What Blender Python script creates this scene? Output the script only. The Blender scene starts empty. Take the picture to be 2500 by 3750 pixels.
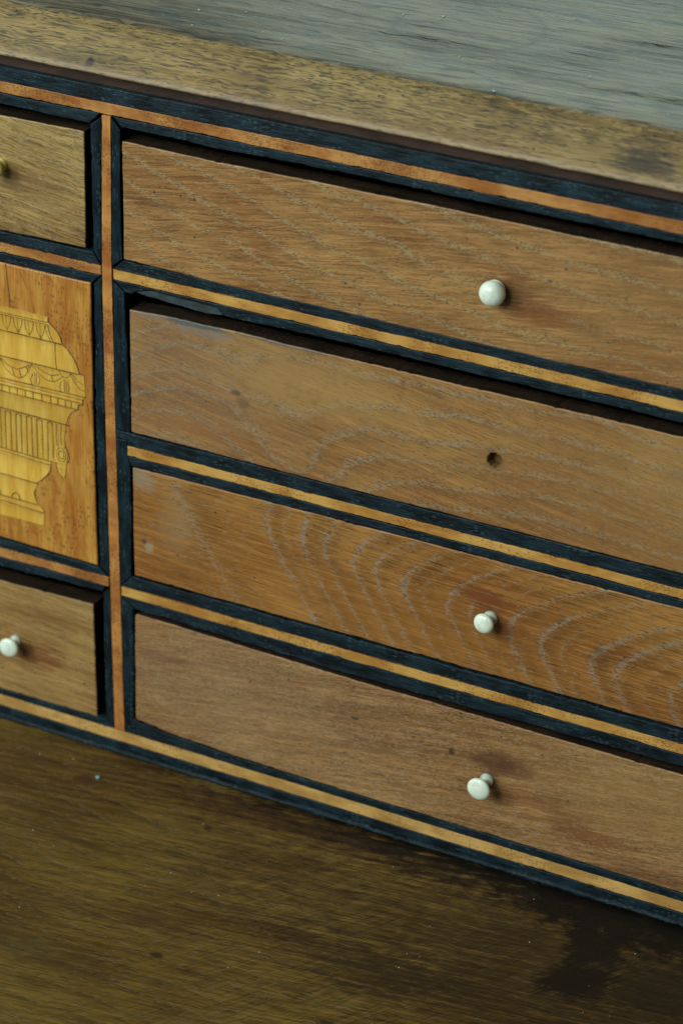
import bpy, bmesh, math, random
from mathutils import Matrix, Vector, noise as mnoise

scene = bpy.context.scene
C = scene.collection
# ------------------------------------------------------------------ camera
cam_d = bpy.data.cameras.new('camera')
cam = bpy.data.objects.new('camera', cam_d)
C.objects.link(cam)
RT = Vector((0.88347756, 0.46824711, 0.01456144))
FW = Vector((-0.40772527, 0.78385058, -0.46833574))
UP = Vector((-0.23071085, 0.40782705, 0.88343058))
m = Matrix.Identity(4)
for i in range(3):
    m[i][0], m[i][1], m[i][2] = RT[i], UP[i], -FW[i]
m.translation = Vector((0.69484051, -1.09739082, 0.82420759))
cam.matrix_world = m
cam_d.sensor_fit = 'VERTICAL'
cam_d.sensor_height = 36.0
cam_d.lens = 107.143
cam_d.clip_start = 0.05
cam_d.clip_end = 50
cam_d.dof.use_dof = True
cam_d.dof.focus_distance = 1.372
cam_d.dof.aperture_fstop = 9.0
scene.camera = cam
# ------------------------------------------------------------------ room light
world = bpy.data.worlds.new('World')
scene.world = world
world.use_nodes = True
bg = world.node_tree.nodes['Background']
bg.inputs[0].default_value = (0.66, 1.0, 1.0, 1)
bg.inputs[1].default_value = 0.11


def area(name, loc, target, sx, sy, power, col):
    d = bpy.data.lights.new(name, 'AREA')
    d.shape = 'RECTANGLE'
    d.size, d.size_y = sx, sy
    d.energy = power
    d.color = col
    o = bpy.data.objects.new(name, d)
    o.location = loc
    o.rotation_euler = (Vector(target) - Vector(loc)).to_track_quat('-Z', 'Y').to_euler()
    C.objects.link(o)
    return o


area('window_light', (-1.25, -1.55, 1.35), (0.12, 0, 0.18), 0.75, 1.2, 35, (0.92, 1.0, 0.95))
area('window_light', (-0.30, -2.05, 1.45), (0.12, 0, 0.18), 0.75, 1.2, 28, (0.92, 1.0, 0.95))
area('far_window_light', (-0.20, 1.45, 1.12), (0.14, 0.1, 0.37), 1.1, 0.9, 3.4, (0.76, 1.0, 0.90))
scene.view_settings.view_transform = 'Standard'
scene.view_settings.look = 'None'
scene.view_settings.exposure = 0.1
scene.view_settings.gamma = 1.0
scene.cycles.use_denoising = False
try:
    scene.cycles.denoiser = 'OPENIMAGEDENOISE'
    scene.cycles.denoising_input_passes = 'RGB_ALBEDO_NORMAL'
except Exception:
    pass
scene.cycles.max_bounces = 5
scene.cycles.diffuse_bounces = 3
scene.cycles.glossy_bounces = 3


# ------------------------------------------------------------------ node maths
WOOD = (1.03, 0.985, 0.90)


def warm(c):
    return tuple(a * b for a, b in zip(c, WOOD))


class V:
    """a float socket with arithmetic"""
    def __init__(s, nt, k):
        s.nt, s.k = nt, k

    def _m(s, op, *a):
        n = s.nt.nodes.new('ShaderNodeMath')
        n.operation = op
        for i, q in enumerate((s,) + a):
            if isinstance(q, V):
                s.nt.links.new(q.k, n.inputs[i])
            else:
                n.inputs[i].default_value = float(q)
        return V(s.nt, n.outputs[0])

    def __add__(s, o): return s._m('ADD', o)
    __radd__ = __add__
    def __sub__(s, o): return s._m('SUBTRACT', o)
    def __rsub__(s, o): return (s * -1) + o
    def __mul__(s, o): return s._m('MULTIPLY', o)
    __rmul__ = __mul__
    def __truediv__(s, o): return s._m('DIVIDE', o)
    def exp(s): return s._m('EXPONENT')
    def sqrt(s): return s._m('SQRT')
    def abs(s): return s._m('ABSOLUTE')
    def frac(s): return s._m('FRACT')
    def sin(s): return s._m('SINE')
    def mn(s, o): return s._m('MINIMUM', o)
    def mx(s, o): return s._m('MAXIMUM', o)
    def lt(s, o): return s._m('LESS_THAN', o)
    def gt(s, o): return s._m('GREATER_THAN', o)

    def smooth(s, a, b, c=0.0, d=1.0):
        n = s.nt.nodes.new('ShaderNodeMapRange')
        n.interpolation_type = 'SMOOTHSTEP'
        s.nt.links.new(s.k, n.inputs[0])
        for i, q in enumerate((a, b, c, d)):
            n.inputs[1 + i].default_value = q
        return V(s.nt, n.outputs[0])

    def clamp(s): return s.mn(1.0).mx(0.0)


def vec(nt, x, y=0.0, z=0.0):
    n = nt.nodes.new('ShaderNodeCombineXYZ')
    for i, q in enumerate((x, y, z)):
        if isinstance(q, V):
            nt.links.new(q.k, n.inputs[i])
        else:
            n.inputs[i].default_value = q
    return n.outputs[0]


def noise(nt, x, y=0.0, z=0.0, detail=2.0, rough=0.5, dist=0.0):
    n = nt.nodes.new('ShaderNodeTexNoise')
    n.noise_dimensions = '2D'
    nt.links.new(vec(nt, x, y + z), n.inputs['Vector'])
    n.inputs['Scale'].default_value = 1.0
    n.inputs['Detail'].default_value = detail
    n.inputs['Roughness'].default_value = rough
    n.inputs['Distortion'].default_value = dist
    return V(nt, n.outputs[0])


def voro(nt, x, y=0.0, z=0.0):
    """distance and one random number for each cell"""
    n = nt.nodes.new('ShaderNodeTexVoronoi')
    n.voronoi_dimensions = '2D'
    n.feature = 'F1'
    nt.links.new(vec(nt, x, y + z), n.inputs['Vector'])
    n.inputs['Scale'].default_value = 1.0
    s = nt.nodes.new('ShaderNodeSeparateColor')
    nt.links.new(n.outputs['Color'], s.inputs[0])
    return V(nt, n.outputs['Distance']), V(nt, s.outputs[0]), V(nt, s.outputs[1])


def mix(nt, f, a, b, blend='MIX'):
    n = nt.nodes.new('ShaderNodeMix')
    n.data_type = 'RGBA'
    n.blend_type = blend
    n.clamp_factor = True
    for i, q in ((0, f), (6, a), (7, b)):
        if isinstance(q, V):
            nt.links.new(q.k, n.inputs[i])
        elif isinstance(q, (int, float)):
            n.inputs[i].default_value = q
        elif isinstance(q, tuple):
            n.inputs[i].default_value = q + (1,) if len(q) == 3 else q
        else:
            nt.links.new(q, n.inputs[i])
    return n.outputs[2]


def scale_col(nt, col, f):
    n = nt.nodes.new('ShaderNodeVectorMath')
    n.operation = 'SCALE'
    nt.links.new(col, n.inputs[0])
    nt.links.new(f.k, n.inputs[3])
    return n.outputs[0]


def new_mat(name):
    mt = bpy.data.materials.new(name)
    mt.use_nodes = True
    nt = mt.node_tree
    bs = nt.nodes['Principled BSDF']
    a = nt.nodes.new('ShaderNodeAttribute')
    a.attribute_name = 'wc'
    s = nt.nodes.new('ShaderNodeSeparateXYZ')
    nt.links.new(a.outputs['Vector'], s.inputs[0])
    return mt, nt, bs, [V(nt, s.outputs[i]) for i in range(3)]


def finish(nt, bs, col, rough, height=None, strength=0.5, dist=0.0003, spec=0.5):
    if isinstance(col, tuple):
        bs.inputs['Base Color'].default_value = col + (1,)
    else:
        nt.links.new(col, bs.inputs['Base Color'])
    if isinstance(rough, V):
        nt.links.new(rough.k, bs.inputs['Roughness'])
    else:
        bs.inputs['Roughness'].default_value = rough
    bs.inputs['Specular IOR Level'].default_value = spec
    if height is not None:
        b = nt.nodes.new('ShaderNodeBump')
        b.inputs['Strength'].default_value = strength
        b.inputs['Distance'].default_value = dist
        nt.links.new(height.k, b.inputs['Height'])
        nt.links.new(b.outputs[0], bs.inputs['Normal'])


def blob(nt, x, v, cx, cv, rx, rv, wob, amt=0.6, sharp=0.5):
    """1 inside an ellipse with an uneven edge"""
    dx = (x - cx) / rx
    dv = (v - cv) / rv
    r = (dx * dx + dv * dv).sqrt() + (wob - 0.5) * amt * 2
    return r.smooth(1.0 + sharp * .5, 1.0 - sharp * .5)


def convex(nt, x, v, pts, wob):
    """1 inside a convex outline (anticlockwise, mm) with an uneven edge"""
    d = None
    for a, b in zip(pts, pts[1:] + pts[:1]):
        ex, ey = b[0] - a[0], b[1] - a[1]
        L = math.hypot(ex, ey)
        q = (x - a[0]) * (ey / L) - (v - a[1]) * (ex / L)
        d = q if d is None else d.mx(q)
    return (d + wob).smooth(3.5, -4.5)


def oak(name, ring, theta, period, dark, light, pore_d=(0.035, 0.022, 0.012), pore_l=(0.30, 0.26, 0.20),
        early=0.3, dens=(0.05, 0.75), light_share=0.5, silver=0.0, fib=0.3, warp=2.0, stains_shade=(), rays=0.0,
        ray_col=(0.42, 0.30, 0.16), rough=0.46, spec=0.45, cell=(1.9, 0.38), late=0.12, lines=0.45, seed=0.0, bump=0.55,
        phase=0.0, flame=0.0, vary=1.2, speck=0.02, bandmin=0.35, streak=0.0, sheen=0.0, polys=(), marks=(), grain=1.0):
    dark, light, pore_l, ray_col = warm(dark), warm(light), warm(pore_l), warm(ray_col)
    mt, nt, bs, (x, v, w) = new_mat(name)
    xs, vs = x + seed * 37.0, v + seed * 11.0
    n1 = noise(nt, xs / 34, vs / 18, w / 20, 2) - 0.5
    n2 = noise(nt, xs / 7, vs / 4, w / 10, 1) - 0.5
    n3 = noise(nt, xs / 90, vs / 50, seed + 3.3, 2)
    ct, st = math.cos(theta), math.sin(theta)
    s = x * ct + v * st
    t = v * ct - x * st + n1 * 1.6
    if grain != 1.0:
        s, t = s / grain, t / grain
    c = ring(nt, x, v)
    msk, arcs = None, None
    if isinstance(c, tuple):
        c, msk, arcs = c
    c = c + n1 * warp * 4 + n2 * warp * 0.9 + (n3 - 0.5) * period * vary
    ph = (c / period + phase).frac()
    ea = ph.smooth(0.0, early, 1.0, 0.0).mx(ph.smooth(0.90, 1.0))
    if arcs:
        cc = c + n2 * 2.4
        ea = lw = None
        for ci, wi, ai in arcs:
            q = (cc - ci) / wi
            e = (q * q * -1.0).exp() * ai
            ea = e if ea is None else ea.mx(e)
            q = (cc - ci - wi * 2.2) / (wi * 1.9)
            e = (q * q * -1.0).exp() * ai
            lw = e if lw is None else lw.mx(e)
    bandvar = noise(nt, xs / 45, vs / 28, seed + 7.7, 1).smooth(0.3, 0.62, bandmin, 1.0)
    brk = noise(nt, xs / 5.5, vs / 3.2, seed + 1.7, 3, 0.65)
    ea = ea * bandvar * brk.smooth(0.30, 0.60, 0.6 if arcs else 0.4, 1.0)
    if msk is not None:
        ea = ea * msk
    # pores: short dashes along the fibre, crowded in the early wood
    su, tu = (s + (noise(nt, t / 0.7 + seed, 1.3, 0.0, 1) - 0.5) * 9) / cell[0] + seed * 5, t / cell[1]
    d, r1, r2 = voro(nt, su, tu, w / 0.9)
    dn = ea * (dens[1] - dens[0]) + dens[0]
    pore = d.smooth(0.52, 0.26) * (r1 - dn).lt(0.0)
    isl = r2.lt(light_share)
    d2, q1, q2 = voro(nt, su * 0.8 + 31.7, tu * 0.9 + 9.1, w / 0.9)
    pore2 = d2.smooth(0.55, 0.25) * (q1 - dn * 0.8).lt(0.0)
    # fibre streaks, fine dark lines
    tw = t + (noise(nt, xs / 11, vs / 7, 8.8, 1) - 0.5) * 2.2
    f1 = noise(nt, s / 17 + seed, tw / 0.85, w / 0.75, 3, 0.65)
    f2 = noise(nt, s / 60 + seed, t / 2.6, w / 2.6, 2, 0.5)
    ln = noise(nt, s / 30 + 9 + seed, t / 0.5, w / 0.5, 1, 0.5).smooth(0.56, 0.70) * f2.smooth(0.3, 0.55)
    base = mix(nt, n3.smooth(0.28, 0.72), dark, light)
    base = mix(nt, f2.smooth(0.3, 0.7) * 0.4, base, light)
    tone = (f1 - 0.5) * fib * 2 + (f2 - 0.5) * fib + 1.0
    tone = tone - ph.smooth(0.45, 1.0) * late + ea * 0.07
    if arcs:
        tone = tone - lw * 0.20
    tone = tone - ln * lines * 0.75
    if flame:
        bend = x.smooth(60, 260, 0.0, 1.0) * 0.5
        pr = (v * 0.60 - x * 0.80 - bend * (x - 60) * 0.25) + n1 * 3
        fl = noise(nt, (x * 0.62 + v * 0.78) / 40, pr / 1.05, seed, 3, 0.65)
        tone = tone + (fl - 0.5) * flame * (x + v * 0.3).smooth(20, 130, 0.35, 1.0)
    col = scale_col(nt, base, tone.mx(0.1))
    if streak:
        sk = noise(nt, s / 12 + 2 + seed, tw / 0.95, w, 2, 0.6).smooth(0.51, 0.61) * noise(nt, xs / 24, vs / 9, seed, 2).smooth(0.28, 0.50)
        col = mix(nt, sk * streak, col, pore_d)
    if rays:
        rd, rr, _ = voro(nt, (s + (noise(nt, t / 0.9 + seed, 3.1, 0.0, 1) - 0.5) * 22) / 5.0 + 3, t / 0.60 + 2, w)
        ray = rd.smooth(0.5, 0.3) * rr.lt(0.34) * noise(nt, xs / 30, vs / 20, 1.0).smooth(0.4, 0.6)
        col = mix(nt, ray * rays, col, ray_col)
    if silver:
        col = mix(nt, ea.smooth(0.35, 0.95) * silver * (n2 + 0.5).smooth(.25, .7, .5, 1.), col, pore_l)
    col = mix(nt, pore2 * 0.7 * (1 - isl), col, pore_l)
    pc = mix(nt, isl, pore_d, pore_l)
    col = mix(nt, pore * 0.8, col, pc)
    # wear, stains and grime, plus shade and sheen painted into the colour
    wob = noise(nt, xs / 9, vs / 6, 2.2, 3, 0.65)
    soak = (f1 - 0.5) * 1.5 + (f2 - 0.5) * 0.8 + wob
    spk_d, spk_r, _ = voro(nt, xs / 7 + 17, vs / 7, 0.3)
    col = mix(nt, spk_d.smooth(0.13, 0.05) * spk_r.lt(speck) * 0.8, col, (0.03, 0.02, 0.018))
    for (cx, cv, rx, rv, sc, amt, sharp) in stains_shade:
        col = mix(nt, blob(nt, x, v, cx, cv, rx, rv, soak if sharp > 1.0 else wob, 0.7 if sharp >= 0.5 else 0.22, sharp) * amt, col, sc)
    for pts, sc, amt in polys:
        col = mix(nt, convex(nt, x, v, pts, (wob - 0.5) * 9 + (f1 - 0.5) * 5 + ((fl - 0.5) * 8 if flame else 0.0)) * amt, col, sc)
    for (cx, cv, rr, wd, sc, amt) in marks:
        dx, dv = x - cx, v - cv
        q = (((dx * dx + dv * dv).sqrt() - rr + (wob - 0.5) * 2.5) / wd)
        col = mix(nt, (q * q * -1.0).exp() * amt * noise(nt, xs / 30, vs / 30, 6.1, 1).smooth(0.35, 0.6, 0.2, 1.0), col, sc)
    grime = noise(nt, xs / 22, vs / 13, 5.5, 4, 0.7).smooth(0.52, 0.78)
    col = mix(nt, grime * 0.22, col, (0.05, 0.033, 0.02))
    rg = (f1 - 0.5) * 0.2 + rough + pore * 0.1 + (grime * -0.08)
    h = (f1 - 0.5) * 0.7 + n1 * 1.2
    finish(nt, bs, col, rg, h, bump, 0.0003, spec)
    if sheen:
        gl = ((f1 - 0.5) * 2.6 + (f2 - 0.5) * 2.2 + (n3 - 0.5) * 1.2 + 1.0).clamp() * spec
        nt.links.new(gl.k, bs.inputs['Specular IOR Level'])
    return mt


def plain_wood(name, c1, c2, theta, spots=0.2, spot_col=(0.09, 0.03, 0.012), rough=0.42, scale=1.0, spec=0.45, fib=.35, scratch=0.0,
               scratch_col=(0.06, 0.12, 0.15), bump=.4, blot=(26, 14), red=None, vary=0.0):
    if c1[0] > c1[2]:
        c1, c2 = warm(c1), warm(c2)
    mt, nt, bs, (x, v, w) = new_mat(name)
    ct, st = math.cos(theta), math.sin(theta)
    s = x * ct + v * st
    t = v * ct - x * st
    f1 = noise(nt, s / (14 * scale), t / (0.6 * scale), w / (0.6 * scale), 3, 0.6)
    f2 = noise(nt, s / blot[0], t / blot[1], w / 9, 3, 0.6)
    base = mix(nt, f2.smooth(0.3, 0.7), c1, c2)
    tone = (f1 - 0.5) * fib * 2 + 1.0
    if vary:
        oi = nt.nodes.new('ShaderNodeObjectInfo')
        tone = tone + (V(nt, oi.outputs['Random']) - 0.5) * vary
    col = scale_col(nt, base, tone)
    if red:
        col = mix(nt, noise(nt, s / 9 + 4, t / 5, w / 5, 2).smooth(0.58, 0.72) * 0.35, col, red)
    if spots:
        d, r1, _ = voro(nt, s / (1.9 * scale) + f2 * 2, t / (0.62 * scale) + f1, w)
        dens = noise(nt, s / 30, t / 20, 0.2, 2).smooth(0.42, 0.66)
        sp = d.smooth(0.5, 0.2) * (r1 - dens * spots * 2).lt(0.0)
        col = mix(nt, sp * 0.6, col, spot_col)
    if scratch:
        d, r1, _ = voro(nt, s / (3.0), t / 0.5, w / .5)
        dens = noise(nt, s / 18, t / 6, 3.2, 2).smooth(0.45, 0.75)
        sp = d.smooth(0.5, 0.22) * (r1 - dens * scratch).lt(0.0)
        col = mix(nt, sp * 0.75, col, scratch_col)
        worn = noise(nt, s / 11, t / 3.5, w / 3.5, 3, .65).smooth(0.62, 0.78)
        col = mix(nt, worn * 0.35, col, scratch_col)
    rg = (f1 - 0.5) * 0.2 + (f2 - .5) * .2 + rough
    finish(nt, bs, col, rg, (f1 - 0.5) * 0.7 + f2 * 1.5, bump, 0.0003, spec)
    return mt


# ---- growth-ring fields (mm on the drawer fronts)
def ring_slant(nt, x, v):
    return v + x * 0.40 - x * x * 0.00058


def ring_knot(nt, x, v):
    cu = v + ((x * -1.0) / 35).exp() * 30
    b = x.smooth(20, 105) * ((x * -1.0 + 105) / 36).mn(0.0).exp() * 37
    c = cu + b * ((v * -1.0 + 236) / 50).clamp()
    dx, dv = (x - 68) / 9, (v - 215.3) / 6
    r2 = dx * dx + dv * dv
    return c + dv / (r2 + 0.6) * 6


def ring_arch(nt, x, v):
    dz = v + (x - 83) * 0.165 - 150
    sq = (dz * dz + 30).sqrt()
    up = (sq + dz) * 0.5
    dn = (sq - dz) * 0.5
    k = x.smooth(85, 170, 0.3, 1.0)
    c = x - (up * 0.45 + up * up * 0.017) * k - dn * 0.72
    return c, None, ((34, 5.0, .6), (83, 2.2, .95), (92, 1.3, .45), (101, 2.0, .9), (113, 1.8, .85), (128, 1.9, .95), (139, 1.8, .9), (153.5, 2.2, 1.0), (164, 1.3, .55), (176, 1.7, .9), (187, 1.5, .7), (197, 1.2, .5), (207, 2.2, .95), (223, 1.9, .95),
                     (233, 1.2, .5), (248, 2.2, 1.0), (260.5, 2.4, 1.0), (274, 1.4, .6), (287, 2.6, 1.0), (303, 2.2, .9), (318, 2.2, .9), (340, 2.4, .9))


def ring_plain(nt, x, v):
    return v - x * 0.13 + (x / 70).sin() * 4


def ring_flat(nt, x, v):
    return v * 1.0 + (x / 60).sin() * 3 + x * .05


RED = (0.085, 0.022, 0.008)
DEEP = (0.045, 0.02, 0.01)
M = {}
RUST = (0.15, 0.038, 0.008)
COOL_SHEEN = (0.235, 0.158, 0.100)  # cool sheen on the left of the fronts, painted into the colour
M['oak_slant'] = oak('oak_slanting_rings', ring_slant, math.radians(8.5), 13.0, (0.205, 0.088, 0.026), (0.315, 0.175, 0.062),
                     pore_l=(0.315, 0.245, 0.13), light_share=0.38, dens=(0.10, 0.95), early=0.36, warp=0.7, fib=0.75, silver=0.62, bandmin=.75, seed=1.0, vary=1.0,
                     stains_shade=[(213, 290, 15, 5.5, RUST, 0.7, 1.1), (206, 297, 9, 6, RED, 0.6, 1.3), (198.5, 295.5, 6.2, 6.0, DEEP, .75, .8), (230, 288, 18, 3, RUST, 0.45, 1.3), (204, 305, 9, 4, RUST, 0.4, 1.4),  # DEEP beneath the knob: grime plus contact shade painted in
                             (20, 301, 18, 1.6, DEEP, 0.45, 1.4), (229, 312, .7, .6, DEEP, .9, .6), (206, 317, .8, .6, RED, .9, .6), (330, 300, 90, 30, (.33, .2, .07), .3, 1.8)], late=0.08)
M['oak_knot'] = oak('oak_knot', ring_knot, math.radians(-9), 11.0, (0.215, 0.092, 0.026), (0.325, 0.182, 0.060), pore_l=(0.262, 0.220, 0.160),
                    light_share=0.45, dens=(0.11, 0.95), early=0.42, silver=0.55, warp=0.7, fib=0.5, bandmin=.75, seed=2.0, vary=1.4,
                    stains_shade=[(68, 216, 2.6, 1.4, (0.05, 0.028, 0.02), 0.9, 0.7), (72, 211, 3.4, 2.4, (0.10, 0.05, 0.025), 0.7, 1.0), (66, 219, 2.2, 3.4, (0.2, 0.15, 0.1), 0.45, 1.0),
                            (44, 245.5, 17, 1.9, (0.035, 0.075, 0.085), 0.92, 0.5), (52, 242, 15, 2.0, (0.19, 0.18, 0.165), 0.6, .8),
                            (24, 245, 9, 1.9, (0.17, 0.15, 0.14), 0.6, 0.8), (95, 246, 22, 1.0, (0.07, 0.075, 0.08), 0.7, .8), (48, 192, 30, 4, (.27, .10, .022), .5, 1.5),
                            (199.7, 213.9, 4.9, 4.9, (.13, .065, .025), .6, .7), (40, 225, 60, 40, COOL_SHEEN, .3, 1.9), (290, 215, 70, 30, (.34, .20, .07), .35, 1.9), (105, 228, 34, 12, (.36, .215, .07), .5, 1.8)], lines=0.4, late=.12)
M['oak_arch'] = oak('oak_arched_rings', ring_arch, math.radians(-2), 14.5, (0.225, 0.088, 0.016), (0.325, 0.160, 0.040), pore_l=(0.255, 0.225, 0.180),
                    light_share=0.46, dens=(0.06, 0.98), early=0.34, silver=0.74, warp=0.35, fib=0.55, seed=3.0, cell=(2.4, 0.40), vary=0.0,
                    stains_shade=[(201.5, 134, 5, 4.8, DEEP, .7, .9), (198, 143, 11, 5, RUST, 0.8, 1.2), (207, 130, 10, 4.5, RUST, 0.55, 1.3), (20, 122, 2.6, 2.6, (0.31, 0.25, 0.16), 0.7, 0.7),  # DEEP round the knob base holds painted contact shade and grime
                            (17.5, 124.5, 1.2, 1.6, (0.06, 0.045, 0.03), 0.8, 0.8), (36, 138, 8, 14, (0.29, 0.22, 0.12), 0.32, 1.6), (256, 128, 4, 6, (.1, .04, .012), .55, 1.4),
                            (14, 158, 9, 5, (.29, .25, .19), .5, 1.5), (280, 110, 30, 5, RUST, .35, 1.6), (150, 120, 60, 14, (.30, .125, .022), .4, 1.8)], lines=0.7, late=0.0, phase=.28, bandmin=0.6)
M['oak_plain'] = oak('oak_plain', ring_plain, math.radians(7), 17.0, (0.205, 0.098, 0.034), (0.300, 0.172, 0.066), pore_l=(0.35, 0.26, 0.17),
                     light_share=0.6, dens=(0.22, 0.45), early=0.6, warp=0.8, fib=0.75, rays=0.42, ray_col=(0.40, 0.29, 0.18), seed=4.0,
                     stains_shade=[(60, 55, 70, 26, COOL_SHEEN, .28, 1.9), (209, 58, 15, 5.5, (0.075, 0.024, 0.012), 0.9, 1.0), (219, 43, 22, 5, RUST, 0.45, 1.3), (203.5, 47.5, 5.2, 5, DEEP, .8, .9), (250, 34, 24, 4, RUST, .4, 1.4), (184, 57, 1.6, 1.9, DEEP, 0.85, 0.7),  # DEEP behind this knob mixes grime with painted contact shade
                             (133, 60, 1.9, .7, (0.05, 0.035, 0.03), 0.9, 0.6), (28, 62, 14, 5, (0.12, 0.05, 0.03), 0.45, 1.5), (164, 59, .8, .6, DEEP, .8, .6), (280, 22, 24, 4, (.1, .035, .012), .4, 1.4),
                             (290, 60, 60, 18, (.33, .2, .07), .35, 1.8)], late=0.12)
M['oak_yellow'] = oak('oak_yellow', ring_plain, math.radians(-7), 12.0, (0.215, 0.125, 0.038), (0.315, 0.215, 0.078), pore_l=(0.33, 0.29, 0.22),
                      light_share=0.5, dens=(0.12, 0.45), early=0.6, warp=1.0, fib=0.9, rays=0.4, ray_col=(0.40, 0.30, 0.11), seed=5.0,
                      stains_shade=[(-50, 301, 8, 4, (0.12, 0.055, 0.008), 0.7, 1.2), (-40, 296, 16, 4, (.15, .08, .03), .35, 1.5)])
M['oak_low_left'] = oak('oak_honey', ring_plain, math.radians(-4), 15.0, (0.225, 0.120, 0.034), (0.32, 0.200, 0.070), light_share=0.6,
                        dens=(0.06, 0.3), early=0.6, warp=1.2, fib=0.65, seed=6.0,
                        stains_shade=[(-46, 43, 15, 6, RUST, 0.65, 1.3), (-40, 66, 34, 2.4, (.16, .07, .02), .45, 1.3), (-52, 46, 3.5, 3.5, (.05, .02, .008), .6, 1.2)])
M['oak_bevel'] = oak('oak_bevelled_edge', ring_flat, math.radians(1), 30.0, (0.190, 0.128, 0.050), (0.275, 0.200, 0.084), pore_d=(0.018, 0.022, 0.024),
                     pore_l=(0.34, 0.26, 0.12), light_share=0.12, dens=(0.10, 0.5), early=0.5, warp=1.5, fib=0.6, rays=0.55, ray_col=(0.36, 0.27, 0.12),
                     seed=7.0, cell=(3.4, 0.75), streak=0.62, stains_shade=[(-20, 6, 30, 5, (0.10, 0.085, 0.05), 0.45, 1.6), (-8, 4.5, 2.0, 2.6, (0.015, 0.025, 0.03), 0.9, .7),
                                                        (259, 9, 12, 6, (0.03, 0.028, 0.026), 0.75, 1.2), (120, 2, 300, 2.2, (0.26, 0.17, 0.09), .35, 1.2), (180, 5, 26, 3, (.12, .06, .02), .4, 1.5)],
                     rough=0.5)
TOPST = [(135, 66 + 26, 7, 1.6, (0.05, 0.045, 0.04), 0.8, 0.8), (203, 77 + 26, 4, 1.6, (0.03, 0.05, 0.05), 0.8, 0.8), (-2, 48 + 26, 10, 8, (.06, .06, .05), .5, 1.3),
         (158, 112 + 26, 40, 1.3, (0.06, 0.05, 0.045), 0.6, 1.0)]
M['oak_top'] = oak('oak_top', ring_flat, math.radians(3), 16.0, (0.120, 0.092, 0.054), (0.215, 0.178, 0.108), pore_d=(0.045, 0.05, 0.045), pore_l=(0.22, 0.21, 0.17),
                   light_share=0.3, dens=(0.10, 0.5), early=0.6, warp=1.0, fib=0.85, seed=8.0, cell=(9.0, 0.7), stains_shade=TOPST, rough=0.34, spec=0.75, lines=1.2, streak=0.85, sheen=1.0, grain=2.8,
                   marks=[(136, 100, 34, 1.8, (0.05, 0.04, 0.03), 0.6), (240, 150, 36, 2.0, (0.05, 0.045, 0.035), 0.4)])
DARK_PATCH_AND_SHADE = (0.005, 0.004, 0.003)  # near-black for the dark patch and for shade painted along the rail
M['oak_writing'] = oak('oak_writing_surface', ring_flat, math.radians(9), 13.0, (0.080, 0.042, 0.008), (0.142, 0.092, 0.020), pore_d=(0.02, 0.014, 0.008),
                       pore_l=(0.15, 0.13, 0.085), light_share=0.75, dens=(0.10, 0.8), early=0.12, warp=0.6, fib=0.62, bandmin=.3, cell=(3.0, .34), seed=9.0, flame=1.7, rays=0.0,
                       stains_shade=[(120, -14, 110, 13, (0.035, 0.013, 0.005), 0.7, 1.2), (330, -60, 170, 75, (0.020, 0.012, 0.005), 0.75, 1.5),  # first patch is near-rail shade painted in; the wide one darkens the right
                               (0, -29.5, 6, 3.2, (0.05, 0.018, 0.006), 0.8, 0.8), (73.5, -37, 2.4, 2.0, (0.03, 0.014, 0.006), 0.9, 0.8),
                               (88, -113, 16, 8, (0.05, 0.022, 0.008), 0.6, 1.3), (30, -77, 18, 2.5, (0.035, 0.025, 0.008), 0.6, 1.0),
                               (105, -137, 3, 2, (0.02, 0.014, 0.008), 0.85, 0.9),
                               (190, 0, 110, 17, DARK_PATCH_AND_SHADE, 0.92, 1.2), (300, -4, 90, 24, DARK_PATCH_AND_SHADE, 0.95, 0.5),  # near-black along the rail: corner shade painted into the colour
                               (190, -95, 34, 14, (0.02, 0.014, 0.006), 0.45, 1.5), (330, -110, 40, 40, DARK_PATCH_AND_SHADE, 0.5, 1.2),
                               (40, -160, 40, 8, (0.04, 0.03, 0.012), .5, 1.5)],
                       rough=0.42, spec=0.2, late=0.2, streak=0.3,
                       grain=1.35, polys=[([(231, -23), (260, -27), (290, -18), (330, -14), (330, 6), (240, 6)], DARK_PATCH_AND_SHADE, 0.9), ([(268, -54), (292, -47), (287, -16), (258, -25)], DARK_PATCH_AND_SHADE, 0.93),  # near-black patch; its first outline continues the painted shade along the rail
                              ([(261, -70), (266, -78), (284, -77), (297, -68), (293, -44), (268, -51)], DARK_PATCH_AND_SHADE, 0.93), ([(297, -72), (345, -60), (345, -30), (292, -38)], DARK_PATCH_AND_SHADE, 0.55)])
EB1, EB2 = (0.0016, 0.0055, 0.0085), (0.0062, 0.0200, 0.0290)
M['ebony_h'] = plain_wood('ebonised_wood', EB1, EB2, 0.0, 0, rough=0.5, spec=.22, scratch=0.34, scratch_col=(0.034, 0.072, 0.090), fib=0.9, bump=1.0, blot=(16, 5))
M['ebony_v'] = plain_wood('ebonised_wood_upright', EB1, EB2, math.pi / 2, 0, rough=0.5, spec=.22, scratch=0.34, scratch_col=(0.034, 0.072, 0.090), fib=0.9, bump=1.0, blot=(16, 5))
M['core'] = plain_wood('stained_core', (0.012, 0.009, 0.007), (0.02, 0.014, 0.01), 0.0, 0, rough=0.7, spec=.2)
M['brown'] = plain_wood('dark_brown_wood', (0.022, 0.009, 0.005), (0.038, 0.017, 0.009), 0.0, 0.05, rough=0.5)
M['bore'] = plain_wood('raw_bore', (0.13, 0.075, 0.03), (0.20, 0.12, 0.05), 0.0, 0.1, rough=0.8, spec=.1)
M['edge'] = plain_wood('dark_drawer_edge', (0.011, 0.007, 0.004), (0.022, 0.013, 0.007), 0.0, 0.1, rough=0.65, spec=.25)
M['orange_h'] = plain_wood('orange_stringing', (0.27, 0.102, 0.022), (0.43, 0.215, 0.064), 0.0, 0.42, (0.08, 0.03, 0.012), red=(0.26, 0.05, 0.016))
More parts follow.
